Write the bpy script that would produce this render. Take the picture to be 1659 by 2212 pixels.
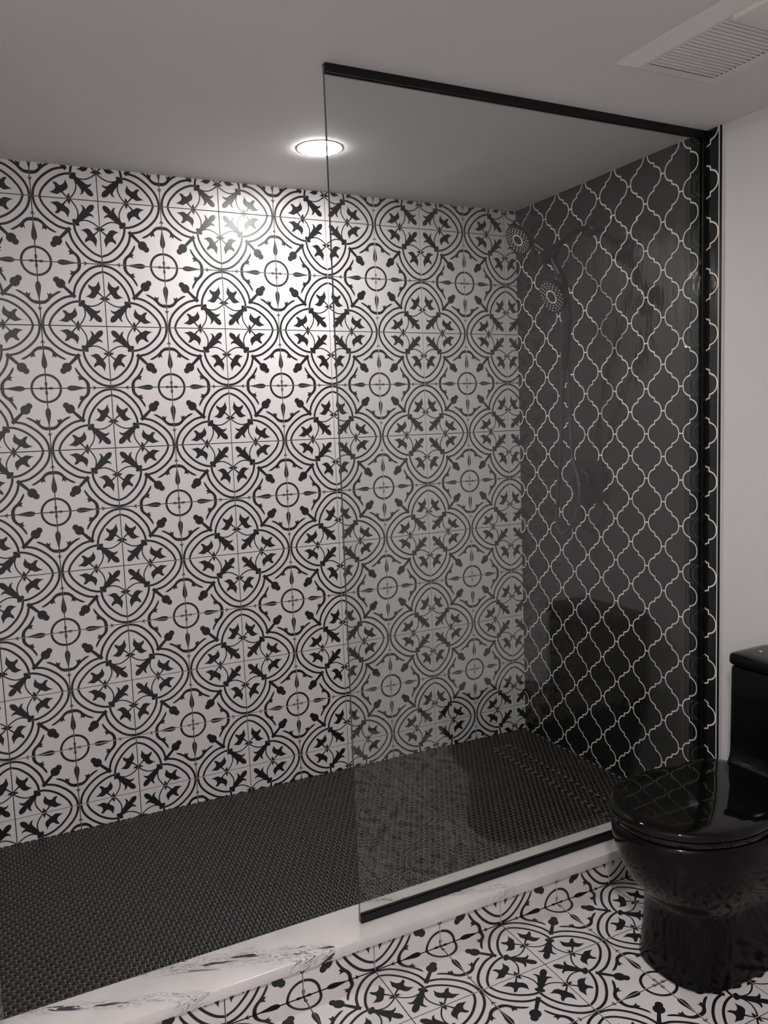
import bpy, bmesh, math, random
from mathutils import Matrix, Vector

for o in list(bpy.data.objects):
    bpy.data.objects.remove(o)
scene = bpy.context.scene
COL = scene.collection
random.seed(7)

# ------------------------------------------------------------------ camera, world, exposure
CAM_RIGHT = Vector((0.89124, -0.45201, -0.03720))
CAM_DOWN = Vector((-0.08029, -0.07652, -0.99383))
CAM_FWD = Vector((0.44637, 0.88873, -0.10449))
CAM_POS = Vector((-0.2325, -2.8468, 1.4199))
FPX = 1758.33
cam_data = bpy.data.cameras.new('camera')
cam = bpy.data.objects.new('camera', cam_data)
COL.objects.link(cam)
cam_data.sensor_fit = 'HORIZONTAL'
cam_data.sensor_width = 36.0
cam_data.lens = FPX / 1659.0 * 36.0
cam_data.clip_start = 0.01
_m = Matrix((CAM_RIGHT, -CAM_DOWN, -CAM_FWD)).transposed().to_4x4()
_m.translation = CAM_POS
cam.matrix_world = _m
scene.camera = cam

world = bpy.data.worlds.new('world')
scene.world = world
world.use_nodes = True
world.node_tree.nodes['Background'].inputs[0].default_value = (0.0, 0.0, 0.0, 1)
world.node_tree.nodes['Background'].inputs[1].default_value = 0.0

vs = scene.view_settings
vs.view_transform = 'Standard'
vs.look = 'None'
vs.gamma = 1.0
vs.use_curve_mapping = False
vs.exposure = 0.2
SHOWER_LIGHT = 228.0     # radiance of the lens of the ceiling light in the shower
ROOM_LIGHT = 730.0       # radiance of the lens of the ceiling light over the room

# ------------------------------------------------------------------ sizes (metres)
T = 0.2                  # patterned tile pitch
ZC = 2.284               # ceiling
XR = 1.858               # face of the lantern tiles
XL = -1.15               # left wall
YREAR = -3.45            # wall behind the camera
Z0 = 1.9816              # a grout line of the back wall
YJ = -1.028              # curb face / floor joint
XF = 0.804               # floor pattern offset
CURB_TOP = 0.112
YG = -0.978              # glass plane
Y_TRIM = -1.033          # where the lantern tiles end


def shower_z(x):
    return 0.070 + 0.013 * (XR - x)


# ------------------------------------------------------------------ materials
def new_mat(name):
    m = bpy.data.materials.new(name)
    m.use_nodes = True
    return m, m.node_tree.nodes, m.node_tree.links, m.node_tree.nodes['Principled BSDF']


def simple(name, col, rough=0.5, metal=0.0, noise=0.0, nscale=8.0, bump=0.0, bscale=60.0, coat=0.0, spec=0.5):
    m, n, l, b = new_mat(name)
    b.inputs['Base Color'].default_value = (*col, 1)
    b.inputs['Roughness'].default_value = rough
    b.inputs['Metallic'].default_value = metal
    b.inputs['Coat Weight'].default_value = coat
    b.inputs['Coat Roughness'].default_value = 0.03
    b.inputs['Specular IOR Level'].default_value = spec
    g = n.new('ShaderNodeNewGeometry')
    if noise > 0:
        t = n.new('ShaderNodeTexNoise')
        t.inputs['Scale'].default_value = nscale
        t.inputs['Detail'].default_value = 4
        l.new(g.outputs['Position'], t.inputs['Vector'])
        r = n.new('ShaderNodeMapRange')
        r.inputs['To Min'].default_value = 1 - noise
        r.inputs['To Max'].default_value = 1 + noise
        l.new(t.outputs['Fac'], r.inputs['Value'])
        mx = n.new('ShaderNodeVectorMath')
        mx.operation = 'SCALE'
        mx.inputs[0].default_value = col
        l.new(r.outputs['Result'], mx.inputs['Scale'])
        l.new(mx.outputs['Vector'], b.inputs['Base Color'])
    if bump > 0:
        t2 = n.new('ShaderNodeTexNoise')
        t2.inputs['Scale'].default_value = bscale
        t2.inputs['Detail'].default_value = 3
        l.new(g.outputs['Position'], t2.inputs['Vector'])
        bp = n.new('ShaderNodeBump')
        bp.inputs['Strength'].default_value = bump
        bp.inputs['Distance'].default_value = 0.002
        l.new(t2.outputs['Fac'], bp.inputs['Height'])
        l.new(bp.outputs['Normal'], b.inputs['Normal'])
    return m


M_CEIL = simple('ceiling_paint', (0.66, 0.645, 0.63), 0.8, noise=0.02, nscale=3, bump=0.15, bscale=350)
M_WALL = simple('wall_paint', (0.68, 0.665, 0.68), 0.6, noise=0.02, nscale=3, bump=0.15, bscale=300)
M_TILE = simple('white_tile_glaze', (0.72, 0.69, 0.69), 0.36, noise=0.03, nscale=25, bump=0.05, bscale=120, spec=0.45)
M_PRINT = simple('black_tile_print', (0.014, 0.013, 0.015), 0.36, noise=0.2, nscale=40, spec=0.45)
M_GROUT_DARK = simple('dark_grout', (0.014, 0.013, 0.014), 0.8, noise=0.2, nscale=90)
M_GROUT_WHITE = simple('white_grout', (0.90, 0.87, 0.80), 0.75, noise=0.06, nscale=60, bump=0.3, bscale=500)
M_GROUT_GREY = simple('charcoal_grout', (0.125, 0.12, 0.12), 0.75, noise=0.25, nscale=120, bump=0.3, bscale=600)
M_BLACK_METAL = simple('matt_black_metal', (0.005, 0.005, 0.006), 0.36, noise=0.1, nscale=50, spec=0.3)
M_HOSE = simple('black_chrome_hose', (0.06, 0.06, 0.065), 0.3, metal=0.7)
M_RUBBER = simple('grey_rubber_nozzles', (0.55, 0.55, 0.56), 0.5)
M_CERAMIC = simple('black_ceramic', (0.003, 0.003, 0.003), 0.13, spec=0.17, bump=0.25, bscale=9)
M_SEAT = simple('black_gloss_seat', (0.003, 0.003, 0.003), 0.045, spec=0.26, bump=0.6, bscale=6)
M_CHROME = simple('chrome', (0.8, 0.8, 0.8), 0.12, metal=1.0)
M_PLASTIC = simple('white_plastic', (0.68, 0.665, 0.64), 0.45, noise=0.02, nscale=10)
M_DUCT = simple('galvanised_housing', (0.32, 0.32, 0.32), 0.6, noise=0.08, nscale=30)
M_LENS = simple('prismatic_lens_plastic', (0.76, 0.74, 0.70), 0.3, bump=0.8, bscale=500)
M_CAULK = simple('white_caulk', (0.72, 0.69, 0.66), 0.6)


def lantern_mat():
    m, n, l, b = new_mat('black_lantern_glaze')
    g = n.new('ShaderNodeNewGeometry')
    t = n.new('ShaderNodeTexNoise')
    t.inputs['Scale'].default_value = 14
    t.inputs['Detail'].default_value = 3
    mp = n.new('ShaderNodeMapping')
    mp.inputs['Scale'].default_value = (1, 1.6, 0.55)
    l.new(g.outputs['Position'], mp.inputs['Vector'])
    l.new(mp.outputs['Vector'], t.inputs['Vector'])
    r = n.new('ShaderNodeValToRGB')
    r.color_ramp.elements[0].color = (0.006, 0.0065, 0.007, 1)
    r.color_ramp.elements[1].color = (0.016, 0.016, 0.016, 1)
    l.new(t.outputs['Fac'], r.inputs['Fac'])
    l.new(r.outputs['Color'], b.inputs['Base Color'])
    b.inputs['Roughness'].default_value = 0.09
    b.inputs['Specular IOR Level'].default_value = 0.55
    t2 = n.new('ShaderNodeTexNoise')
    t2.inputs['Scale'].default_value = 16
    t2.inputs['Detail'].default_value = 2
    mp2 = n.new('ShaderNodeMapping')
    mp2.inputs['Scale'].default_value = (1, 1.8, 0.6)
    l.new(g.outputs['Position'], mp2.inputs['Vector'])
    l.new(mp2.outputs['Vector'], t2.inputs['Vector'])
    bp = n.new('ShaderNodeBump')
    bp.inputs['Strength'].default_value = 0.6
    bp.inputs['Distance'].default_value = 0.004
    l.new(t2.outputs['Fac'], bp.inputs['Height'])
    l.new(bp.outputs['Normal'], b.inputs['Normal'])
    return m


M_LANTERN = lantern_mat()


def penny_mat():
    m, n, l, b = new_mat('black_penny_glaze')
    g = n.new('ShaderNodeNewGeometry')
    t = n.new('ShaderNodeTexNoise')
    t.inputs['Scale'].default_value = 38
    t.inputs['Detail'].default_value = 1
    l.new(g.outputs['Position'], t.inputs['Vector'])
    mix = n.new('ShaderNodeMix')
    mix.data_type = 'RGBA'
    mix.inputs[0].default_value = 0.35
    mix.inputs[6].default_value = (0.007, 0.0065, 0.0065, 1)
    sc = n.new('ShaderNodeVectorMath')
    sc.operation = 'MULTIPLY'
    l.new(t.outputs['Color'], sc.inputs[0])
    sc.inputs[1].default_value = (0.030, 0.025, 0.025)
    l.new(sc.outputs['Vector'], mix.inputs[7])
    l.new(mix.outputs[2], b.inputs['Base Color'])
    b.inputs['Roughness'].default_value = 0.14
    b.inputs['Specular IOR Level'].default_value = 0.45
    return m


M_PENNY = penny_mat()


def marble_mat():
    m, n, l, b = new_mat('veined_white_marble')
    g = n.new('ShaderNodeNewGeometry')
    sep = n.new('ShaderNodeSeparateXYZ')
    l.new(g.outputs['Position'], sep.inputs[0])

    def math_(op, a, c=None):
        q = n.new('ShaderNodeMath')
        q.operation = op
        for i, v in enumerate((a, c)):
            if v is None:
                continue
            if isinstance(v, (int, float)):
                q.inputs[i].default_value = v
            else:
                l.new(v, q.inputs[i])
        return q.outputs[0]
    # u runs along the veins, v across them
    ang = math.radians(-22)
    ca, sa = math.cos(ang), math.sin(ang)
    u = math_('ADD', math_('MULTIPLY', sep.outputs['X'], ca), math_('MULTIPLY', sep.outputs['Y'], sa))
    v = math_('ADD', math_('MULTIPLY', sep.outputs['X'], -sa), math_('MULTIPLY', sep.outputs['Y'], ca))
    v = math_('ADD', v, math_('MULTIPLY', math_('SUBTRACT', sep.outputs['Z'], CURB_TOP), -0.8))
    cmb = n.new('ShaderNodeCombineXYZ')
    l.new(math_('MULTIPLY', u, 7.0), cmb.inputs[0])
    l.new(math_('MULTIPLY', v, 62.0), cmb.inputs[1])
    nz = n.new('ShaderNodeTexNoise')
    nz.inputs['Scale'].default_value = 1.0
    nz.inputs['Detail'].default_value = 5
    nz.inputs['Roughness'].default_value = 0.62
    nz.inputs['Distortion'].default_value = 0.9
    l.new(cmb.outputs[0], nz.inputs['Vector'])
    # wobble of the bands
    nw = n.new('ShaderNodeTexNoise')
    nw.inputs['Scale'].default_value = 7.0
    l.new(g.outputs['Position'], nw.inputs['Vector'])
    vw = math_('ADD', v, math_('MULTIPLY', math_('SUBTRACT', nw.outputs['Fac'], 0.5), 0.05))
    mask = None
    for v0, w, s in ((-0.915, 0.021, 1.0), (-0.797, 0.034, 1.0), (-0.588, 0.018, 0.8), (-0.30, 0.015, 0.6), (-1.25, 0.02, .8)):
        d = math_('DIVIDE', math_('SUBTRACT', vw, v0), w)
        e = math_('MULTIPLY', math_('EXPONENT', math_('MULTIPLY', math_('MULTIPLY', d, d), -1.0)), s)
        mask = e if mask is None else math_('ADD', mask, e)
    fr = math_('FRACT', math_('MULTIPLY', nz.outputs['Fac'], 9.0))
    ridge = math_('SUBTRACT', 1.0, math_('MULTIPLY', math_('ABSOLUTE', math_('SUBTRACT', fr, 0.5)), 4.0))
    ridge = math_('MAXIMUM', ridge, 0.0)
    core = math_('MULTIPLY', math_('MAXIMUM', math_('SUBTRACT', nz.outputs['Fac'], 0.58), 0.0), 45.0)
    core = math_('MULTIPLY', core, mask)
    vein = math_('MULTIPLY', math_('MINIMUM', math_('ADD', math_('MULTIPLY', ridge, 0.8), core), 1.2), mask)
    vein = math_('MAXIMUM', math_('SUBTRACT', vein, 0.12), 0.0)
    vein = math_('MINIMUM', math_('MULTIPLY', vein, 1.3), 0.97)
    # faint grey clouding over the whole slab
    nc = n.new('ShaderNodeTexNoise')
    nc.inputs['Scale'].default_value = 9
    nc.inputs['Detail'].default_value = 4
    l.new(g.outputs['Position'], nc.inputs['Vector'])
    base = n.new('ShaderNodeValToRGB')
    base.color_ramp.elements[0].position = 0.3
    base.color_ramp.elements[0].color = (0.64, 0.62, 0.61, 1)
    base.color_ramp.elements[1].position = 0.6
    base.color_ramp.elements[1].color = (0.74, 0.71, 0.70, 1)
    l.new(nc.outputs['Fac'], base.inputs['Fac'])
    mix = n.new('ShaderNodeMix')
    mix.data_type = 'RGBA'
    l.new(vein, mix.inputs[0])
    l.new(base.outputs['Color'], mix.inputs[6])
    mix.inputs[7].default_value = (0.018, 0.022, 0.036, 1)
    l.new(mix.outputs[2], b.inputs['Base Color'])
    b.inputs['Roughness'].default_value = 0.22
    return m


M_MARBLE = marble_mat()


def glass_mat():
    m = bpy.data.materials.new('clear_glass')
    m.use_nodes = True
    n, l = m.node_tree.nodes, m.node_tree.links
    n.remove(n['Principled BSDF'])
    out = n['Material Output']
    g = n.new('ShaderNodeNewGeometry')
    dt = n.new('ShaderNodeVectorMath')
    dt.operation = 'DOT_PRODUCT'
    l.new(g.outputs['Normal'], dt.inputs[0])
    l.new(g.outputs['Incoming'], dt.inputs[1])

    def mt(op, a, c=None):
        q = n.new('ShaderNodeMath')
        q.operation = op
        for i, v in enumerate((a, c)):
            if v is None:
                continue
            if isinstance(v, (int, float)):
                q.inputs[i].default_value = v
            else:
                l.new(v, q.inputs[i])
        return q.outputs[0]
    cosv = mt('ABSOLUTE', dt.outputs['Value'])
    f = mt('ADD', mt('MULTIPLY', mt('POWER', mt('SUBTRACT', 1.0, cosv), 5.0), 0.945), 0.055)
    tr = n.new('ShaderNodeBsdfTransparent')
    tr.inputs[0].default_value = (0.925, 0.945, 0.930, 1)
    gl = n.new('ShaderNodeBsdfGlossy')
    gl.inputs['Roughness'].default_value = 0.005
    mx = n.new('ShaderNodeMixShader')
    l.new(f, mx.inputs[0])
    l.new(tr.outputs[0], mx.inputs[1])
    l.new(gl.outputs[0], mx.inputs[2])
    l.new(mx.outputs[0], out.inputs['Surface'])
    return m


M_GLASS = glass_mat()
M_GLASS_EDGE = simple('polished_glass_edge', (0.06, 0.075, 0.07), 0.10, spec=0.8)


def emit_mat(name, col, strength):
    m, n, l, b = new_mat(name)
    b.inputs['Base Color'].default_value = (0.8, 0.8, 0.8, 1)
    b.inputs['Emission Color'].default_value = (*col, 1)
    b.inputs['Emission Strength'].default_value = strength
    return m


# ------------------------------------------------------------------ object helpers
def link(name, me, parent=None):
    o = bpy.data.objects.new(name, me)
    COL.objects.link(o)
    if parent is not None:
        o.parent = parent
    return o


def bm_obj(name, bm, mats, parent=None, smooth=False):
    me = bpy.data.meshes.new(name)
    bm.normal_update()
    bm.to_mesh(me)
    bm.free()
    if not isinstance(mats, (list, tuple)):
        mats = [mats]
    for m in mats:
        me.materials.append(m)
    if smooth:
        for p in me.polygons:
            p.use_smooth = True
        me.set_sharp_from_angle(angle=math.radians(38))
    return link(name, me, parent)


def tag(o, label=None, cat=None, group=None, kind=None):
    if label:
        o['label'] = label
    if cat:
        o['category'] = cat
    if group:
        o['group'] = group
    if kind:
        o['kind'] = kind
    return o


def empty(name, loc=(0, 0, 0)):
    o = bpy.data.objects.new(name, None)
    o.empty_display_size = 0.05
    COL.objects.link(o)
    o.location = loc
    return o


def add_box(bm, lo, hi, bevel=0.0, seg=2):
    lo, hi = Vector(lo), Vector(hi)
    r = bmesh.ops.create_cube(bm, size=1.0)
    vs_ = r['verts']
    for v in vs_:
        v.co = Vector(((lo[i] + hi[i]) / 2 + v.co[i] * (hi[i] - lo[i])) for i in range(3))
    if bevel > 0:
        es = list({e for v in vs_ for e in v.link_edges})
        bmesh.ops.bevel(bm, geom=es, offset=bevel, segments=seg, affect='EDGES', profile=0.5)


def box_obj(name, lo, hi, mat, parent=None, bevel=0.0, seg=2, origin=None):
    bm = bmesh.new()
    off = Vector(origin) if origin else Vector((0, 0, 0))
    add_box(bm, Vector(lo) - off, Vector(hi) - off, bevel, seg)
    return bm_obj(name, bm, mat, parent, smooth=bevel > 0)


def add_loft(bm, rings, cap0=True, cap1=True):
    """rings: list of equally long lists of 3D points."""
    vr = [[bm.verts.new(p) for p in r] for r in rings]
    n = len(vr[0])
    for a, b in zip(vr[:-1], vr[1:]):
        for i in range(n):
            j = (i + 1) % n
            bm.faces.new((a[i], a[j], b[j], b[i]))
    if cap0:
        bm.faces.new(list(reversed(vr[0])))
    if cap1:
        bm.faces.new(vr[-1])


def frame_for(d):
    d = Vector(d).normalized()
    up = Vector((0, 0, 1)) if abs(d.z) < 0.95 else Vector((1, 0, 0))
    x = up.cross(d).normalized()
    y = d.cross(x)
    return x, y, d


def add_lathe(bm, prof, origin, direction, seg=32, cap0=True, cap1=True):
    """prof: (radius, distance along direction)."""
    x, y, d = frame_for(direction)
    o = Vector(origin)
    rings = []
    for r, h in prof:
        rings.append([o + d * h + (x * math.cos(2 * math.pi * i / seg) + y * math.sin(2 * math.pi * i / seg)) * r for i in range(seg)])
    add_loft(bm, rings, cap0, cap1)


def smooth_path(pts, n=8):
    pts = [Vector(p) for p in pts]
    out = []
    for i in range(len(pts) - 1):
        p0, p1, p2, p3 = pts[max(i - 1, 0)], pts[i], pts[i + 1], pts[min(i + 2, len(pts) - 1)]
        for k in range(n):
            t = k / n
            out.append(0.5 * ((2 * p1) + (p2 - p0) * t + (2 * p0 - 5 * p1 + 4 * p2 - p3) * t * t + (-p0 + 3 * p1 - 3 * p2 + p3) * t ** 3))
    out.append(pts[-1])
    return out


def add_tube(bm, pts, rad, seg=12):
    """rad: number or function of index."""
    pts = [Vector(p) for p in pts]
    x = None
    rings = []
    for i, p in enumerate(pts):
        d = (pts[min(i + 1, len(pts) - 1)] - pts[max(i - 1, 0)]).normalized()
        if x is None:
            x = frame_for(d)[0]
        x = (x - d * x.dot(d)).normalized()
        y = d.cross(x)
        r = rad(i) if callable(rad) else rad
        rings.append([p + (x * math.cos(2 * math.pi * k / seg) + y * math.sin(2 * math.pi * k / seg)) * r for k in range(seg)])
    add_loft(bm, rings)


# ------------------------------------------------------------------ the patterned tile
# Shapes of the print in tile units: (0,0) is the centre of the quatrefoil, (1,1) the centre of the small ring.
FLEUR = [(0.348, 0.307), (0.310, 0.245), (0.274, 0.196), (0.247, 0.155), (0.247, 0.115), (0.272, 0.078), (0.232, 0.090), (0.207, 0.124), (0.197, 0.144),
         (0.176, 0.113), (0.148, 0.082), (0.102, 0.062), (0.072, 0.070)]
KNOT = [(0.322, 0.416), (0.356, 0.414), (0.383, 0.394), (0.394, 0.383), (0.414, 0.356), (0.416, 0.322), (0.395, 0.306), (0.375, 0.312),
        (0.345, 0.330), (0.330, 0.345), (0.312, 0.375), (0.306, 0.395)]
TULIP = [(0.077, 0.735), (0.098, 0.69), (0.128, 0.649), (0.161, 0.633), (0.19, 0.637), (0.215, 0.656), (0.24, 0.669), (0.247, 0.649),
         (0.236, 0.611), (0.21, 0.587), (0.199, 0.563), (0.211, 0.528), (0.247, 0.497), (0.298, 0.471), (0.254, 0.463), (0.214, 0.445),
         (0.176, 0.447), (0.144, 0.467), (0.122, 0.503), (0.1, 0.523), (0.064, 0.495), (0.028, 0.463), (0.015, 0.478), (0.051, 0.515),
         (0.087, 0.548), (0.079, 0.573), (0.058, 0.603), (0.055, 0.633), (0.068, 0.681)]
STAR = [(-0.01, 0.488), (0.024, 0.475), (0.047, 0.462), (0.071, 0.464), (0.065, 0.448), (0.095, 0.433), (0.059, 0.427), (0.03, 0.423), (-0.01, 0.415)]
THIN = [(-0.01, 0.44), (0.065, 0.378), (0.129, 0.341), (0.195, 0.321), (0.263, 0.325), (0.322, 0.342)]
INNER = [(-0.01, 0.884), (0.1, 0.842), (0.191, 0.774), (0.28, 0.682), (0.348, 0.572), (0.384, 0.472), (0.391, 0.395)]
OUTER = [(-0.03, 0.976), (0.09, 0.964), (0.201, 0.916), (0.301, 0.833), (0.38, 0.737), (0.44, 0.636), (0.468, 0.537), (0.478, 0.460)]
BRACKET = [(0.356, 1.01), (0.361, 0.934), (0.391, 0.879), (0.435, 0.838), (0.479, 0.782), (0.522, 0.711), (0.538, 0.667)]
LEAF = [(0.405, 0.870), (0.457, 0.866), (0.511, 0.88), (0.489, 0.85), (0.517, 0.813), (0.477, 0.808), (0.455, 0.800)]


def spline2(pts, n=5):
    return [(p.x, p.y) for p in smooth_path([(a, b, 0) for a, b in pts], n)]


def stroke(pts, w):
    """quads of a stroke; w: width or list of widths along it."""
    n = len(pts)
    L, Rr = [], []
    for i, p in enumerate(pts):
        a, b = pts[max(i - 1, 0)], pts[min(i + 1, n - 1)]
        dx, dy = b[0] - a[0], b[1] - a[1]
        m = math.hypot(dx, dy) or 1
        if isinstance(w, (list, tuple)):
            f = i / (n - 1) * (len(w) - 1)
            k = min(int(f), len(w) - 2)
            ww = w[k] + (w[k + 1] - w[k]) * (f - k)
        else:
            ww = w
        L.append((p[0] - dy / m * ww / 2, p[1] + dx / m * ww / 2))
        Rr.append((p[0] + dy / m * ww / 2, p[1] - dx / m * ww / 2))
    return [[L[i], Rr[i], Rr[i + 1], L[i + 1]] for i in range(n - 1)]


def disc(c, r, n=18, a0=0.0, a1=2 * math.pi):
    return [(c[0] + r * math.cos(a0 + (a1 - a0) * i / n), c[1] + r * math.sin(a0 + (a1 - a0) * i / n)) for i in range(n)]


def print_polys():
    """list of layers, every layer a list of polygons that do not overlap each other"""
    half = []
    half.append([TULIP])
    half.append([STAR])
    half.append(stroke(spline2(THIN, 4), 0.021))
    half.append(stroke(spline2(INNER, 4), [0.034, 0.036, 0.036]))
    half.append(stroke(spline2(OUTER, 4), 0.037))
    half.append(stroke(spline2(BRACKET, 4), [0.058, 0.052, 0.046, 0.044, 0.036, 0.034, 0.012]))
    half.append([LEAF])
    # spindle on the upper edge, its line and arrowhead
    half.append([[(0.41, 1.02), (0.41, 0.992), (0.50, 0.975), (0.57, 0.960), (0.625, 0.957), (0.665, 0.970), (0.69, 0.992), (0.69, 1.02)]])
    half.append([[(0.12, 1.02), (0.12, 0.9915), (1.02, 0.9915), (1.02, 1.02)]])
    half.append([[(0.205, 1.01), (0.245, 0.985), (0.285, 0.962), (0.275, 0.99), (0.275, 1.01)]])
    half.append([[(0.90, 1.02), (0.90, 0.985), (0.92, 0.978), (0.94, 0.98), (0.96, 0.987), (1.02, 0.985), (1.02, 1.02)]])
    layers = []
    for h in half:
        layers.append(h)
        layers.append([[(y, x) for x, y in reversed(p)] for p in h])
    # on the diagonal
    fl = FLEUR + [(y, x) for x, y in reversed(FLEUR[:-1])]
    layers.append([fl])
    layers.append([KNOT])
    layers.append(stroke([(0.30, 0.30), (0.35, 0.35)], 0.07))
    layers.append(stroke([(0.455, 0.455), (0.63, 0.63)], [0.06, 0.044]))
    layers.append([disc((0.665, 0.665), 0.075)])
    layers.append([disc((0.722, 0.722), 0.050)])
    ring = [(1 - 0.218 * math.cos(a), 1 - 0.218 * math.sin(a)) for a in [(-0.12 + (math.pi / 2 + 0.24) * i / 22) for i in range(23)]]
    layers.append(stroke(ring, 0.037))
    return layers


TH = 0.008       # tile thickness
GAP = 0.0014     # half of the grout joint


def base_tile_bm():
    bm = bmesh.new()
    a, b = GAP, T - GAP
    c = 0.0005
    rings = [[(a, a, 0), (b, a, 0), (b, b, 0), (a, b, 0)],
             [(a, a, TH - c), (b, a, TH - c), (b, b, TH - c), (a, b, TH - c)],
             [(a + c, a + c, TH), (b - c, a + c, TH), (b - c, b - c, TH), (a + c, b - c, TH)]]
    add_loft(bm, rings, cap0=False, cap1=True)
    body = set(bm.faces)
    pb = bmesh.new()
    for k, lay in enumerate(print_polys()):
        z = TH + 0.00006 + k * 3e-6
        for poly in lay:
            vs_ = [pb.verts.new((x * T, y * T, z)) for x, y in poly]
            try:
                pb.faces.new(vs_)
            except ValueError:
                pass
    pb.normal_update()
    for f in pb.faces:
        if f.normal.z < 0:
            f.normal_flip()
    bmesh.ops.triangulate(pb, faces=[f for f in pb.faces if len(f.verts) > 4])
    clip_bm(pb, a + c * 0.6, b - c * 0.6, a + c * 0.6, b - c * 0.6)
    me = bpy.data.meshes.new('tmp')
    pb.to_mesh(me)
    pb.free()
    bm.from_mesh(me)
    bpy.data.meshes.remove(me)
    bm.faces.ensure_lookup_table()
    nb = len(body)
    for i, f in enumerate(bm.faces):
        f.material_index = 0 if i < nb else 1
    return bm


def clip_bm(bm, x0, x1, y0, y1):
    for co, no in (((x0, 0, 0), (-1, 0, 0)), ((x1, 0, 0), (1, 0, 0)), ((0, y0, 0), (0, -1, 0)), ((0, y1, 0), (0, 1, 0))):
        geom = list(bm.verts) + list(bm.edges) + list(bm.faces)
        if not geom:
            return
        bmesh.ops.bisect_plane(bm, geom=geom, plane_co=co, plane_no=no, clear_outer=True, dist=1e-7)


TILE_BM = base_tile_bm()
TILE_ME = bpy.data.meshes.new('patterned_tile')
TILE_BM.to_mesh(TILE_ME)
TILE_ME.materials.append(M_TILE)
TILE_ME.materials.append(M_PRINT)

FRAME_BACK = Matrix(((1, 0, 0), (0, 0, -1), (0, 1, 0)))       # columns: local x -> X, y -> Z, z -> -Y
FRAME_FLOOR = Matrix.Identity(3)


def lay_tiles(parent, frame, origin, qa, qb, rect):
    """Lay patterned tiles over rect=(a0,a1,b0,b1); (qa,qb) is one quatrefoil centre of the lattice."""
    a0, a1, b0, b1 = rect
    i0, i1 = math.floor((a0 - qa) / (2 * T)) - 1, math.ceil((a1 - qa) / (2 * T)) + 1
    j0, j1 = math.floor((b0 - qb) / (2 * T)) - 1, math.ceil((b1 - qb) / (2 * T)) + 1
    for i in range(i0, i1 + 1):
        for j in range(j0, j1 + 1):
            ca, cb = qa + 2 * T * i, qb + 2 * T * j
            for k in range(4):
                sx = (1, -1, -1, 1)[k]
                sy = (1, 1, -1, -1)[k]
                ra = (ca, ca + T) if sx > 0 else (ca - T, ca)
                rb = (cb, cb + T) if sy > 0 else (cb - T, cb)
                va, vb = (max(ra[0], a0), min(ra[1], a1)), (max(rb[0], b0), min(rb[1], b1))
                if va[1] - va[0] < 0.004 or vb[1] - vb[0] < 0.004:
                    continue
                me = TILE_ME
                if va != ra or vb != rb:
                    # the visible rectangle in the tile's own coordinates (rotated by -90*k degrees)
                    def loc(p):
                        x, y = p[0] - ca, p[1] - cb
                        for _ in range(k):
                            x, y = y, -x
                        return x, y
                    p, q = loc((va[0], vb[0])), loc((va[1], vb[1]))
                    bm = TILE_BM.copy()
                    clip_bm(bm, min(p[0], q[0]), max(p[0], q[0]), min(p[1], q[1]), max(p[1], q[1]))
                    me = bpy.data.meshes.new('cut_tile')
                    bm.to_mesh(me)
                    bm.free()
                    me.materials.append(M_TILE)
                    me.materials.append(M_PRINT)
                o = link('tile', me, parent)
                rot = frame @ Matrix.Rotation(math.pi / 2 * k, 3, 'Z')
                m = rot.to_4x4()
                m.translation = Vector(origin) + frame @ Vector((ca, cb, random.uniform(-0.0002, 0.0002)))
                o.matrix_basis = m


# ------------------------------------------------------------------ the room
HX0, HX1, HY0, HY1 = 1.293, 1.519, -1.544, -1.308       # opening for the fan housing
ceil_bm = bmesh.new()
for lo_, hi_ in (((XL - 0.1, YREAR - 0.1), (HX0, 0.15)), ((HX1, YREAR - 0.1), (XR + 0.2, 0.15)),
                 ((HX0, YREAR - 0.1), (HX1, HY0)), ((HX0, HY1), (HX1, 0.15))):
    add_box(ceil_bm, (*lo_, ZC), (*hi_, ZC + 0.1))
ceiling = bm_obj('ceiling', ceil_bm, M_CEIL)
tag(ceiling, kind='structure')
wall_rear = box_obj('wall_rear', (XL - 0.1, YREAR - 0.1, -0.05), (XR + 0.2, YREAR, ZC), M_WALL)
tag(wall_rear, kind='structure')
wall_left = box_obj('wall_left', (XL - 0.1, YREAR, -0.05), (XL, 0.15, ZC), M_WALL)
tag(wall_left, kind='structure')

wall_back = box_obj('wall_back', (XL, TH - 0.0012, -0.05), (XR + 0.2, 0.15, ZC), M_GROUT_DARK)
tag(wall_back, kind='structure')
lay_tiles(wall_back, FRAME_BACK, (0, TH, 0), 0.2, Z0 - 0.2, (XL, XR, 0.045, ZC))

floor = box_obj('floor', (XL, YREAR, -0.08), (XR + 0.2, 0.0, -0.0012), M_GROUT_DARK)
tag(floor, kind='structure')
lay_tiles(floor, FRAME_FLOOR, (0, 0, -TH), XF + 0.2, YJ - 0.2, (XL, XR + 0.010, YREAR, YJ))

# right wall: white paint in the room, lantern tiles in the shower
wall_right = box_obj('wall_right', (XR + 0.010, YREAR, -0.05), (XR + 0.2, 0.15, ZC), M_WALL)
tag(wall_right, kind='structure')
box_obj('grout_bed', (XR + 0.0012, Y_TRIM - 0.002, 0.0), (XR + 0.0105, TH, ZC), M_GROUT_WHITE, wall_right)

LW, LH = 0.1545, 0.1542          # lantern tile pitch
HW, HH = LW / 2, LH / 2
GR = 0.0020                      # half of the white joint


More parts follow.
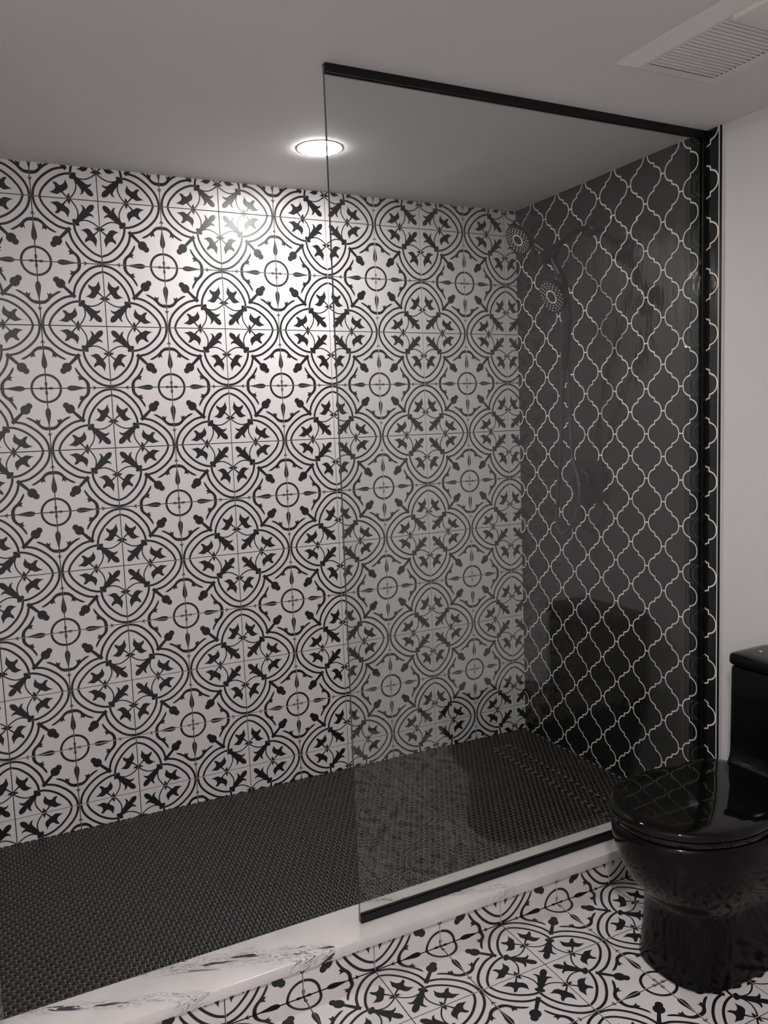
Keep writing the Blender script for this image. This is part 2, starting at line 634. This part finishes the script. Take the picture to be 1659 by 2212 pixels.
def lantern_outline():
    neck = 0.0088
    p0, p1, p2, p3 = (HW - neck, 0), (HW - neck, 0.0185), (0.057, 0.0295), (HW / 2 + 0.0008, 0.0328)
    arc = []
    for i in range(8):
        t = i / 7
        s = 1 - t
        arc.append(tuple(s ** 3 * p0[c] + 3 * s * s * t * p1[c] + 3 * s * t * t * p2[c] + t ** 3 * p3[c] for c in (0, 1)))
    up = [(HW - x, HH - y) for x, y in reversed(arc)]
    q = arc + up                                # quarter: from the widest point to the neck
    q2 = [(-x, y) for x, y in reversed(q)]
    top = q + q2
    bot = [(-x, -y) for x, y in top]
    pts = []
    for p in top + bot:
        if not pts or math.hypot(p[0] - pts[-1][0], p[1] - pts[-1][1]) > 1e-5:
            pts.append(p)
    if math.hypot(pts[0][0] - pts[-1][0], pts[0][1] - pts[-1][1]) < 1e-5:
        pts.pop()
    return pts


def inset(pts, d):
    n = len(pts)
    out = []
    for i in range(n):
        a, p, b = Vector(pts[i - 1]), Vector(pts[i]), Vector(pts[(i + 1) % n])
        n1 = Vector((-(p - a).y, (p - a).x)).normalized()
        n2 = Vector((-(b - p).y, (b - p).x)).normalized()
        m = (n1 + n2)
        m = m / max(m.length_squared, 0.35) * 2 / 1
        out.append((p.x + m.x * d, p.y + m.y * d))
    return out


LT = 0.008


def lantern_bm():
    bm = bmesh.new()
    o = lantern_outline()
    a, b, c = inset(o, GR), inset(o, GR + 0.0006), inset(o, GR + 0.0022)
    add_loft(bm, [[(x, y, -0.002) for x, y in a], [(x, y, LT - 0.0016) for x, y in a], [(x, y, LT - 0.0005) for x, y in b], [(x, y, LT) for x, y in c]], cap0=False)
    return bm


LAN_BM = lantern_bm()
LAN_ME = bpy.data.meshes.new('lantern_tile')
LAN_BM.to_mesh(LAN_ME)
LAN_ME.materials.append(M_LANTERN)
FRAME_RIGHT = Matrix(((0, 0, -1), (-1, 0, 0), (0, 1, 0)))      # local x -> -Y, y -> Z, z -> -X
rect = (0.0, -Y_TRIM - 0.002, 0.045, ZC)
for i in range(-8, 12):
    for j in range(-12, 8):
        ca = 0.4975 + HW * i
        cb = 1.5148 + LH * j - (HH if i % 2 else 0)
        va = (max(ca - HW, rect[0]), min(ca + HW, rect[1]))
        vb = (max(cb - HH, rect[2]), min(cb + HH, rect[3]))
        if va[1] - va[0] < 0.012 or vb[1] - vb[0] < 0.008:
            continue
        me = LAN_ME
        if va[1] - va[0] < LW - 1e-6 or vb[1] - vb[0] < LH - 1e-6:
            bm = LAN_BM.copy()
            clip_bm(bm, va[0] - ca, va[1] - ca, vb[0] - cb, vb[1] - cb)
            if not bm.faces:
                bm.free()
                continue
            me = bpy.data.meshes.new('cut_lantern_tile')
            bm.to_mesh(me)
            bm.free()
            me.materials.append(M_LANTERN)
        o = link('lantern_tile', me, wall_right)
        tilt = Matrix.Rotation(random.uniform(-0.006, 0.006), 3, 'X') @ Matrix.Rotation(random.uniform(-0.006, 0.006), 3, 'Y')
        m = (FRAME_RIGHT @ tilt).to_4x4()
        m.translation = Vector((XR + LT, -ca, cb))
        o.matrix_basis = m

# black metal edge of the tiled area
trim = box_obj('trim_1', (XR - 0.0015, Y_TRIM - 0.0095, 0.0), (XR + 0.0098, Y_TRIM - 0.0030, ZC), M_BLACK_METAL, bevel=0.001)
tag(trim, kind='structure')
caulk = box_obj('caulk_bead', (XR + 0.002, Y_TRIM - 0.0120, 0.0), (XR + 0.0098, Y_TRIM - 0.0097, ZC), M_CAULK, trim)

# ------------------------------------------------------------------ shower floor of penny rounds
sf_bm = bmesh.new()
v = [sf_bm.verts.new(p) for p in ((XL, -0.92, shower_z(XL)), (XR, -0.92, shower_z(XR)), (XR, 0.0, shower_z(XR)), (XL, 0.0, shower_z(XL)))]
lo = [sf_bm.verts.new((p.co.x, p.co.y, 0.0)) for p in v]
sf_bm.faces.new(v)
for i in range(4):
    sf_bm.faces.new((v[i], lo[i], lo[(i + 1) % 4], v[(i + 1) % 4]))
shower_floor = bm_obj('shower_floor', sf_bm, M_GROUT_GREY)
tag(shower_floor, kind='structure')

PITCH = 0.0206
PR = 0.0095
PSEG = 12


def penny_rings():
    return [(PR, -0.0005), (PR * 0.975, 0.0010), (PR * 0.84, 0.0021)], 0.0026


def penny_mesh():
    bm = bmesh.new()
    rings, top = penny_rings()
    vr = [[bm.verts.new((r * math.cos(2 * math.pi * i / PSEG), r * math.sin(2 * math.pi * i / PSEG), z)) for i in range(PSEG)] for r, z in rings]
    for a, b in zip(vr[:-1], vr[1:]):
        for i in range(PSEG):
            bm.faces.new((a[i], a[(i + 1) % PSEG], b[(i + 1) % PSEG], b[i]))
    c = bm.verts.new((0, 0, top))
    for i in range(PSEG):
        bm.faces.new((vr[-1][i], vr[-1][(i + 1) % PSEG], c))
    me = bpy.data.meshes.new('penny_tile')
    bm.to_mesh(me)
    bm.free()
    me.materials.append(M_PENNY)
    for p in me.polygons:
        p.use_smooth = True
    return me


PENNY_ME = penny_mesh()
DX0, DX1, DY0, DY1 = 1.600, 1.668, -0.815, -0.132       # drain outline
pen = []
row = 0
y = -0.006
while y > -0.896:
    x = XL + 0.01 + (PITCH / 2 if row % 2 else 0)
    while x < XR - 0.005:
        near = (min(abs(x - DX0), abs(x - DX1)) < PR * 0.55 and DY0 - 0.004 < y < DY1 + 0.004) or \
               (min(abs(y - DY0), abs(y - DY1)) < PR * 0.55 and DX0 - 0.004 < x < DX1 + 0.004)
        if not near:
            pen.append((x, y, shower_z(x)))
        x += PITCH
    y -= PITCH * math.sqrt(3) / 2
    row += 1


def in_view(p):
    d = Vector(p) - CAM_POS
    z = d.dot(CAM_FWD)
    u, w = 829.5 + FPX * d.dot(CAM_RIGHT) / z, 1106 + FPX * d.dot(CAM_DOWN) / z
    return 0 < u < 1659 and 0 < w < 2212


ranked = sorted(range(len(pen)), key=lambda i: ((Vector(pen[i]) - CAM_POS).length if in_view(pen[i]) else 99))
big = set(ranked[:300])
for i in ranked[:300]:
    o = link('penny_tile', PENNY_ME, shower_floor)
    o.location = pen[i]
rings, top = penny_rings()
circ = [(math.cos(2 * math.pi * i / PSEG), math.sin(2 * math.pi * i / PSEG)) for i in range(PSEG)]
vsx, fcs = [], []
for i, (px, py, pz) in enumerate(pen):
    if i in big:
        continue
    b0 = len(vsx)
    for r, z in rings:
        vsx.extend((px + r * c, py + r * s, pz + z) for c, s in circ)
    vsx.append((px, py, pz + top))
    for k in range(len(rings) - 1):
        for q in range(PSEG):
            q2 = (q + 1) % PSEG
            fcs.append((b0 + k * PSEG + q, b0 + k * PSEG + q2, b0 + (k + 1) * PSEG + q2, b0 + (k + 1) * PSEG + q))
    e = b0 + (len(rings) - 1) * PSEG
    for q in range(PSEG):
        fcs.append((e + q, e + (q + 1) % PSEG, b0 + len(rings) * PSEG))
me = bpy.data.meshes.new('penny_mosaic')
me.from_pydata(vsx, [], fcs)
me.materials.append(M_PENNY)
me.polygons.foreach_set('use_smooth', [True] * len(me.polygons))
mosaic = link('penny_mosaic', me, shower_floor)
mosaic['kind'] = 'stuff'

# linear drain with a tiled insert
drain = empty('linear_drain', ((DX0 + DX1) / 2, (DY0 + DY1) / 2, shower_z(1.63)))
tag(drain, 'black framed linear drain set flush in the dark penny-round floor', 'drain')
dc = drain.location
for lo_, hi_ in (((DX0 - 0.002, DY0), (DX0 + 0.002, DY1)), ((DX1 - 0.002, DY0), (DX1 + 0.002, DY1)),
                 ((DX0 + 0.002, DY0 - 0.002), (DX1 - 0.002, DY0 + 0.002)), ((DX0 + 0.002, DY1 - 0.002), (DX1 - 0.002, DY1 + 0.002))):
    box_obj('frame_bar', (lo_[0], lo_[1], dc.z - 0.012), (hi_[0], hi_[1], dc.z + 0.0022), M_BLACK_METAL, drain, origin=dc)

# ------------------------------------------------------------------ curb
curb = box_obj('shower_curb', (XL, YJ + TH - 0.0012, 0.0), (XR, -0.905, CURB_TOP - 0.029), M_GROUT_DARK)
tag(curb, kind='structure')
lay_tiles(curb, FRAME_BACK, (0, YJ + TH, 0), XF + 0.2, 0.2, (XL, XR, 0.0, CURB_TOP - 0.029))
slab = box_obj('marble_slab', (XL, -1.047, CURB_TOP - 0.029), (XR - 0.0005, -0.898, CURB_TOP), M_MARBLE, curb, bevel=0.0025)
slab['label'] = 'white marble slab with blue-black veins'

# ------------------------------------------------------------------ glass panels
def glass_panel(x0, x1, label, wall_x):
    root = empty('glass_panel', ((x0 + x1) / 2, YG, CURB_TOP))
    tag(root, label, 'glass panel')
    c = root.location
    z0, z1 = CURB_TOP + 0.006, ZC - 0.004
    bm = bmesh.new()
    add_box(bm, Vector((x0, YG - 0.005, z0)) - c, Vector((x1, YG + 0.005, z1)) - c)
    bm.normal_update()
    for f in bm.faces:
        f.material_index = 0 if abs(f.normal.y) > 0.5 else 1
    bm_obj('pane', bm, [M_GLASS, M_GLASS_EDGE], root)
    # U channels on the ceiling, the curb and the wall
    free = x0 if wall_x == x1 else x1
    s = 0.001 if free == x0 else -0.001
    a, b = sorted((free + s, wall_x))

    def channel(name, parts):
        q = bmesh.new()
        for lo3, hi3 in parts:
            add_box(q, Vector(lo3) - c, Vector(hi3) - c)
        return bm_obj(name, q, M_BLACK_METAL, root)
    channel('ceiling_channel', [((a, YG - 0.009, ZC - 0.021), (b, YG - 0.0055, ZC)), ((a, YG + 0.0055, ZC - 0.021), (b, YG + 0.009, ZC)),
                                ((a, YG - 0.0055, ZC - 0.003), (b, YG + 0.0055, ZC))])
    channel('curb_channel', [((a, YG - 0.009, CURB_TOP), (b, YG - 0.0055, CURB_TOP + 0.020)), ((a, YG + 0.0055, CURB_TOP), (b, YG + 0.009, CURB_TOP + 0.020)),
                             ((a, YG - 0.0055, CURB_TOP), (b, YG + 0.0055, CURB_TOP + 0.004))])
    w0, w1 = sorted((wall_x, wall_x - 0.014 if wall_x == x1 else wall_x + 0.014))
    channel('wall_channel', [((w0, YG - 0.009, CURB_TOP + 0.020), (w1, YG - 0.0055, ZC - 0.021)), ((w0, YG + 0.0055, CURB_TOP + 0.020), (w1, YG + 0.009, ZC - 0.021))])
    return root


glass_panel(0.589, XR - 0.0015, 'clear fixed glass panel in black channels beside the lantern-tiled wall', XR - 0.0015)
glass_panel(XL + 0.001, -0.267, 'clear fixed glass panel with only its polished edge showing at the marble curb end', XL + 0.001)

# ------------------------------------------------------------------ ceiling lights
def ceiling_light(x, y, strength, label, col, suffix=''):
    root = empty('recessed_light' + suffix, (x, y, ZC))
    tag(root, label, 'light')
    bm = bmesh.new()
    prof = [(0.060, -0.001), (0.0715, 0.000), (0.0715, 0.001), (0.0705, 0.0016), (0.0685, 0.0016), (0.0675, 0.001), (0.0675, 0.0003)]
    add_lathe(bm, prof, (0, 0, 0), (0, 0, -1), 48, cap0=False, cap1=False)
    bm_obj('trim_ring', bm, M_PLASTIC, root, smooth=True)
    bm = bmesh.new()
    add_lathe(bm, [(0.0670, 0.0003), (0.0670, 0.0016), (0.062, 0.0042), (0.040, 0.0062), (0.001, 0.0068)], (0, 0, 0), (0, 0, -1), 48, cap0=False)
    bm_obj('lens' + suffix, bm, emit_mat('lit_lens', col, strength), root, smooth=True)
    return root


ceiling_light(0.806, -0.430, SHOWER_LIGHT, 'lit round white recessed ceiling light over the shower', (1.0, 0.955, 0.95))
ceiling_light(-0.28, -3.00, ROOM_LIGHT, 'round recessed ceiling light over the bathroom floor, outside the shower', (1.0, 0.94, 0.92), '_offscreen')

# ------------------------------------------------------------------ exhaust fan with light
FX0, FX1, FY0, FY1 = 1.250, 1.580, -1.820, -1.248
fan = empty('exhaust_fan', ((FX0 + FX1) / 2, (FY0 + FY1) / 2, ZC))
tag(fan, 'white ceiling exhaust fan cover with slatted grille and square lens', 'exhaust fan')
fc = fan.location


def fan_ring(z, m):
    return [(FX0 + m - fc.x, FY0 + m - fc.y, z), (FX1 - m - fc.x, FY0 + m - fc.y, z), (FX1 - m - fc.x, FY1 - m - fc.y, z), (FX0 + m - fc.x, FY1 - m - fc.y, z)]


GX0, GX1, GY0, GY1 = 1.297, 1.515, -1.540, -1.312
bm = bmesh.new()
outer = [(0.0, 0.0), (0.0, 0.003), (0.030, 0.018), (0.036, 0.021)]
add_loft(bm, [list(reversed(fan_ring(-z, m))) for m, z in outer], cap0=False, cap1=False)
ov = [w for w in bm.verts if abs(w.co.z + 0.021) < 1e-6]
# face of the cover with the grille opening left free
zf = -0.021
ax0, ax1, ay0, ay1 = FX0 + 0.036 - fc.x, FX1 - 0.036 - fc.x, FY0 + 0.036 - fc.y, FY1 - 0.036 - fc.y
gx0, gx1, gy0, gy1 = GX0 - fc.x, GX1 - fc.x, GY0 - fc.y, GY1 - fc.y
for q in (((ax0, ay0), (ax1, ay0), (ax1, gy0), (ax0, gy0)), ((ax0, gy1), (ax1, gy1), (ax1, ay1), (ax0, ay1)),
          ((ax0, gy0), (gx0, gy0), (gx0, gy1), (ax0, gy1)), ((gx1, gy0), (ax1, gy0), (ax1, gy1), (gx1, gy1))):
    bm.faces.new([bm.verts.new((a, b, zf)) for a, b in reversed(q)])
bm_obj('cover', bm, M_PLASTIC, fan)
bm = bmesh.new()
hr = lambda m, z: [(GX0 - m - fc.x, GY0 - m - fc.y, z), (GX1 + m - fc.x, GY0 - m - fc.y, z), (GX1 + m - fc.x, GY1 + m - fc.y, z), (GX0 - m - fc.x, GY1 + m - fc.y, z)]
# open-bottomed metal housing above the grille: inner skin, then outer skin
add_loft(bm, [hr(0.003, 0.155), hr(0.003, -0.012), hr(0.0, -0.012), hr(0.0, 0.152)])
bm_obj('fan_housing', bm, M_DUCT, fan)
NS = 17
pitch = (GY1 - GY0) / NS
bm = bmesh.new()
add_box(bm, (gx0, -0.0042, -0.0215), (gx1, 0.0042, -0.010), 0.0012, 2)
slat_me = None
for i in range(NS):
    yy = GY0 - fc.y + pitch * (i + 0.5)
    if slat_me is None:
        s = bm_obj('slat', bm, M_PLASTIC, fan, smooth=True)
        slat_me = s.data
    else:
        s = link('slat', slat_me, fan)
    s.location = (0, yy, 0)
bm = bmesh.new()
lx0, lx1, ly0, ly1 = GX0 - 0.014 - fc.x, GX1 + 0.012 - fc.x, FY0 + 0.055 - fc.y, GY0 - 0.022 - fc.y
add_box(bm, (lx0, ly0, -0.034), (lx1, ly1, -0.019), 0.005, 3)
bm_obj('light_lens', bm, M_LENS, fan, smooth=True)

# ------------------------------------------------------------------ toilet
TY = -1.405
toilet = empty('toilet', (1.5, TY, 0.0))
tag(toilet, 'glossy black one-piece toilet with closed lid against the white wall', 'toilet')
tc = toilet.location


def egg(tip, back, hw, xc, z, n=56, pw=2.0, corner=0.05, hwb=None):
    """outline: half ellipse towards -X, straight sides to a back with rounded corners"""
    hwb = hw if hwb is None else hwb
    pts = []
    k = n // 2
    for i in range(k + 1):                                  # front from +Y side round the tip to -Y side
        a = math.pi / 2 + math.pi * i / k
        c, s = math.cos(a), math.sin(a)
        px = xc + (xc - tip) * math.copysign(abs(c) ** (2 / pw), c)
        py = hw * math.copysign(abs(s) ** (2 / pw), s)
        pts.append((px, py))
    bc = []
    for i in range(9):
        a = -math.pi / 2 + (math.pi / 2) * i / 8
        bc.append((back - corner + corner * math.cos(a), -(hwb - corner) + corner * math.sin(a)))
    for i in range(9):
        a = (math.pi / 2) * i / 8
        bc.append((back - corner + corner * math.cos(a), (hwb - corner) + corner * math.sin(a)))
    pts += bc
    return [(x - tc.x, yy, z) for x, yy in pts]


bm = bmesh.new()
prof = [  # z, tip, half width, xc, power, half width at the back
    (0.000, 1.232, 0.126, 1.36, 2.6, 0.126), (0.006, 1.227, 0.131, 1.36, 2.6, 0.130), (0.020, 1.228, 0.130, 1.36, 2.6, 0.130),
    (0.080, 1.232, 0.126, 1.365, 2.5, 0.128), (0.150, 1.235, 0.123, 1.37, 2.4, 0.128), (0.185, 1.234, 0.124, 1.37, 2.35, 0.130),
    (0.200, 1.226, 0.128, 1.37, 2.3, 0.133), (0.215, 1.208, 0.137, 1.37, 2.25, 0.138), (0.240, 1.186, 0.150, 1.37, 2.2, 0.146),
    (0.280, 1.160, 0.167, 1.37, 2.1, 0.158), (0.320, 1.143, 0.178, 1.37, 2.1, 0.168), (0.355, 1.134, 0.184, 1.37, 2.1, 0.176),
    (0.385, 1.131, 0.186, 1.37, 2.1, 0.182), (0.397, 1.133, 0.185, 1.37, 2.1, 0.183), (0.402, 1.138, 0.181, 1.37, 2.1, 0.180)]
add_loft(bm, [egg(t_, 1.864, hw, xc, z, pw=pw, hwb=hb) for z, t_, hw, xc, pw, hb in prof])
bm_obj('bowl', bm, M_CERAMIC, toilet, smooth=True)

bm = bmesh.new()
add_loft(bm, [egg(1.133 + d, 1.600, 0.184 - d, 1.36, z, pw=2.1, corner=0.06, hwb=0.165 - d) for z, d in ((0.4055, 0.006), (0.408, 0.002), (0.414, 0.0), (0.4195, 0.002), (0.4215, 0.006))])
bm_obj('seat', bm, M_SEAT, toilet, smooth=True)
bm = bmesh.new()
lidp = [(0.4235, 0.010), (0.4255, 0.002), (0.432, 0.0), (0.4405, 0.0015), (0.4450, 0.006), (0.4472, 0.013)]
lid_rings = [egg(1.127 + d, 1.605 - d * 0.6, 0.187 - d, 1.36, z, pw=2.1, corner=0.06 - d * 0.3, hwb=0.165 - d) for z, d in lidp]
for f_, z in ((0.88, 0.4494), (0.68, 0.4516), (0.45, 0.4530), (0.22, 0.4536), (0.06, 0.4538)):
    lid_rings.append([(-0.13 + (x + 0.13) * f_, yy * f_, z) for x, yy, _ in lid_rings[5]])
add_loft(bm, lid_rings)
bm_obj('lid', bm, M_SEAT, toilet, smooth=True)
for sy in (-1, 1):
    bm = bmesh.new()
    add_lathe(bm, [(0.001, -0.03), (0.013, -0.03), (0.014, -0.026), (0.014, 0.026), (0.013, 0.03), (0.001, 0.03)], (1.618 - tc.x, sy * 0.075, 0.418), (0, 1, 0), 20)
    bm_obj('hinge', bm, M_SEAT, toilet, smooth=True)


def rrect(x0, x1, hw, r, z, n=6):
    pts = []
    for cx_, cy_, a0 in ((x1 - r, hw - r, 0), (x0 + r, hw - r, 90), (x0 + r, -(hw - r), 180), (x1 - r, -(hw - r), 270)):
        for i in range(n + 1):
            a = math.radians(a0 + 90 * i / n)
            pts.append((cx_ + r * math.cos(a) - tc.x, cy_ + r * math.sin(a), z))
    return pts


bm = bmesh.new()
tk = [(0.396, 1.668, 0.186), (0.402, 1.681, 0.190), (0.412, 1.690, 0.194), (0.425, 1.696, 0.196), (0.450, 1.698, 0.197), (0.600, 1.699, 0.196),
      (0.678, 1.699, 0.195), (0.685, 1.702, 0.192), (0.688, 1.708, 0.186)]
add_loft(bm, [rrect(x0, 1.866, hw, 0.030, z) for z, x0, hw in tk])
bm_obj('tank', bm, M_CERAMIC, toilet, smooth=True)
bm = bmesh.new()
tl = [(0.690, 1.704, 0.187), (0.694, 1.694, 0.195), (0.698, 1.692, 0.197), (0.714, 1.692, 0.197), (0.721, 1.695, 0.194), (0.725, 1.703, 0.186), (0.7265, 1.73, 0.165)]
add_loft(bm, [rrect(x0, 1.866, hw, 0.030, z) for z, x0, hw in tl])
bm_obj('tank_lid', bm, M_CERAMIC, toilet, smooth=True)
bm = bmesh.new()
add_lathe(bm, [(0.0065, 0.0), (0.0065, 0.002), (0.005, 0.0032), (0.0005, 0.0035)], (1.770 - tc.x, -1.267 - TY, 0.7262), (0, 0, 1), 20)
b_ = bm_obj('chrome_disc', bm, M_CHROME, toilet, smooth=True)  # plain raised chrome disc near one end of the tank lid
b_['label'] = 'small chrome disc on the tank lid'

# ------------------------------------------------------------------ shower fittings
ARM0, JUNC = Vector((XR, -0.459, 2.111)), Vector((1.667, -0.459, 2.011))
H1, N1 = Vector((1.600, -0.364, 2.074)), Vector((-0.79, -0.051, -0.585)).normalized()
H2, N2 = Vector((1.620, -0.527, 1.848)), Vector((-0.879, 0.008, -0.446)).normalized()


def face_parts(root, c, n, r, depth=0.032):
    """the round spray face: disc, nozzle ring and nozzles"""
    o = c - root.location
    bm = bmesh.new()
    add_lathe(bm, [(r * 0.30, -depth), (r * 0.55, -depth * 0.9), (r * 0.86, -depth * 0.6), (r * 0.985, -0.008), (r, -0.003), (r * 0.985, 0.0), (r * 0.95, 0.001)], o, n, 40, cap1=True)
    bm_obj('spray_head', bm, M_BLACK_METAL, root, smooth=True)
    bm = bmesh.new()
    x, y_, d = frame_for(n)
    for k in range(18):
        a = 2 * math.pi * k / 18
        add_lathe(bm, [(0.0034, 0.0), (0.0032, 0.002), (0.002, 0.003)], o + d * 0.001 + (x * math.cos(a) + y_ * math.sin(a)) * r * 0.36, n, 8, cap0=False)
    ring_ = bm_obj('nozzle_ring', bm, M_RUBBER, root)
    ring_['kind'] = 'stuff'
    bm = bmesh.new()
    for rr, cnt, ph in ((0.53, 14, 0.0), (0.67, 18, 0.17), (0.82, 22, 0.0)):
        for k in range(cnt):
            a = 2 * math.pi * k / cnt + ph
            q = r * rr * (1.0 + 0.035 * math.cos(3 * a))
            add_lathe(bm, [(0.0021, 0.0), (0.0020, 0.002), (0.0012, 0.003)], o + d * 0.001 + (x * math.cos(a) + y_ * math.sin(a)) * q, n, 7, cap0=False)
    nz = bm_obj('nozzles', bm, M_RUBBER, root)
    nz['kind'] = 'stuff'


sh = empty('wall_shower', ARM0)
tag(sh, 'matt black wall shower with a round fixed head high in the corner', 'shower')
bm = bmesh.new()
add_lathe(bm, [(0.030, 0.0), (0.030, 0.004), (0.024, 0.012), (0.012, 0.016)], (0, 0, 0), (-1, 0, 0), 32)
bm_obj('wall_flange', bm, M_BLACK_METAL, sh, smooth=True)
bm = bmesh.new()
add_tube(bm, smooth_path([Vector((-0.004, 0, 0)), Vector((-0.05, 0, -0.004)), Vector((-0.10, 0, -0.03)), Vector((-0.15, 0, -0.068)), JUNC - ARM0], 6), 0.0105, 16)
bm_obj('arm', bm, M_BLACK_METAL, sh, smooth=True)
bm = bmesh.new()
J = JUNC - ARM0
add_lathe(bm, [(0.012, -0.035), (0.021, -0.032), (0.024, -0.02), (0.024, 0.03), (0.020, 0.042), (0.012, 0.045)], J, (-0.75, 0.1, -0.55), 24)
bm_obj('diverter', bm, M_BLACK_METAL, sh, smooth=True)
bm = bmesh.new()
add_tube(bm, [J + Vector((0, 0.0, 0)), (JUNC + (H1 - N1 * 0.03)) / 2 - ARM0, H1 - N1 * 0.03 - ARM0], lambda i: (0.018, 0.013, 0.017)[i], 16)
bm_obj('swivel_neck', bm, M_BLACK_METAL, sh, smooth=True)
HOLD = Vector((1.672, -0.515, 1.925))
bm = bmesh.new()
add_tube(bm, smooth_path([J, (J + HOLD - ARM0) / 2, HOLD - ARM0], 4), 0.013, 14)
bm_obj('holder_arm', bm, M_BLACK_METAL, sh, smooth=True)
face_parts(sh, H1, N1, 0.057)

hs = empty('hand_shower', H2)
tag(hs, 'matt black hand shower with ribbed hose hanging below the fixed head', 'hand shower')
face_parts(hs, H2, N2, 0.062, 0.045)
bm = bmesh.new()
hp = smooth_path([HOLD + Vector((0.004, 0.004, 0.0)) - H2, H2 - N2 * 0.03 + Vector((0.012, -0.012, 0.03)) - H2, Vector((1.662, -0.556, 1.79)) - H2, Vector((1.672, -0.535, 1.69)) - H2, Vector((1.680, -0.512, 1.600)) - H2], 6)
add_tube(bm, hp, lambda i: 0.0175 - 0.004 * abs(i / 24 - 0.4), 16)
bm_obj('handle', bm, M_BLACK_METAL, hs, smooth=True)
hose = [(1.680, -0.512, 1.600), (1.695, -0.487, 1.55), (1.71, -0.463, 1.499), (1.74, -0.418, 1.346), (1.77, -0.363, 1.167), (1.785, -0.331, 1.056), (1.79, -0.329, 0.995), (1.79, -0.362, 0.98),
        (1.79, -0.404, 1.008), (1.79, -0.442, 1.064), (1.79, -0.46, 1.153), (1.79, -0.448, 1.213), (1.79, -0.425, 1.265), (1.79, -0.416, 1.344),
        (1.78, -0.422, 1.465), (1.76, -0.441, 1.601), (1.73, -0.46, 1.733), (1.70, -0.479, 1.86), (1.675, -0.482, 1.965)]
path = smooth_path([Vector(p) - H2 for p in hose], 26)
bm = bmesh.new()
add_tube(bm, path, lambda i: 0.0078 if i % 3 else 0.0066, 10)
bm_obj('hose', bm, M_HOSE, hs, smooth=True)

vy0, vy1, vz0, vz1 = -0.513, -0.350, 1.100, 1.263
valve = empty('shower_valve', (XR, (vy0 + vy1) / 2, (vz0 + vz1) / 2))
tag(valve, 'matt black square shower valve plate with round lever dial', 'shower valve')
vc = valve.location
box_obj('plate', (XR - 0.008, vy0, vz0), (XR, vy1, vz1), M_BLACK_METAL, valve, bevel=0.003, origin=vc)
bm = bmesh.new()
add_lathe(bm, [(0.034, 0.006), (0.034, 0.026), (0.031, 0.030), (0.026, 0.032), (0.026, 0.058), (0.023, 0.062), (0.001, 0.063)], (0, 0, 0.012), (-1, 0, 0), 36)
bm_obj('dial', bm, M_BLACK_METAL, valve, smooth=True)
bm = bmesh.new()
add_box(bm, (-0.060, -0.008, -0.085), (-0.044, 0.008, 0.005), 0.004, 3)
bm_obj('lever', bm, M_BLACK_METAL, valve, smooth=True)

TILE_BM.free()
LAN_BM.free()
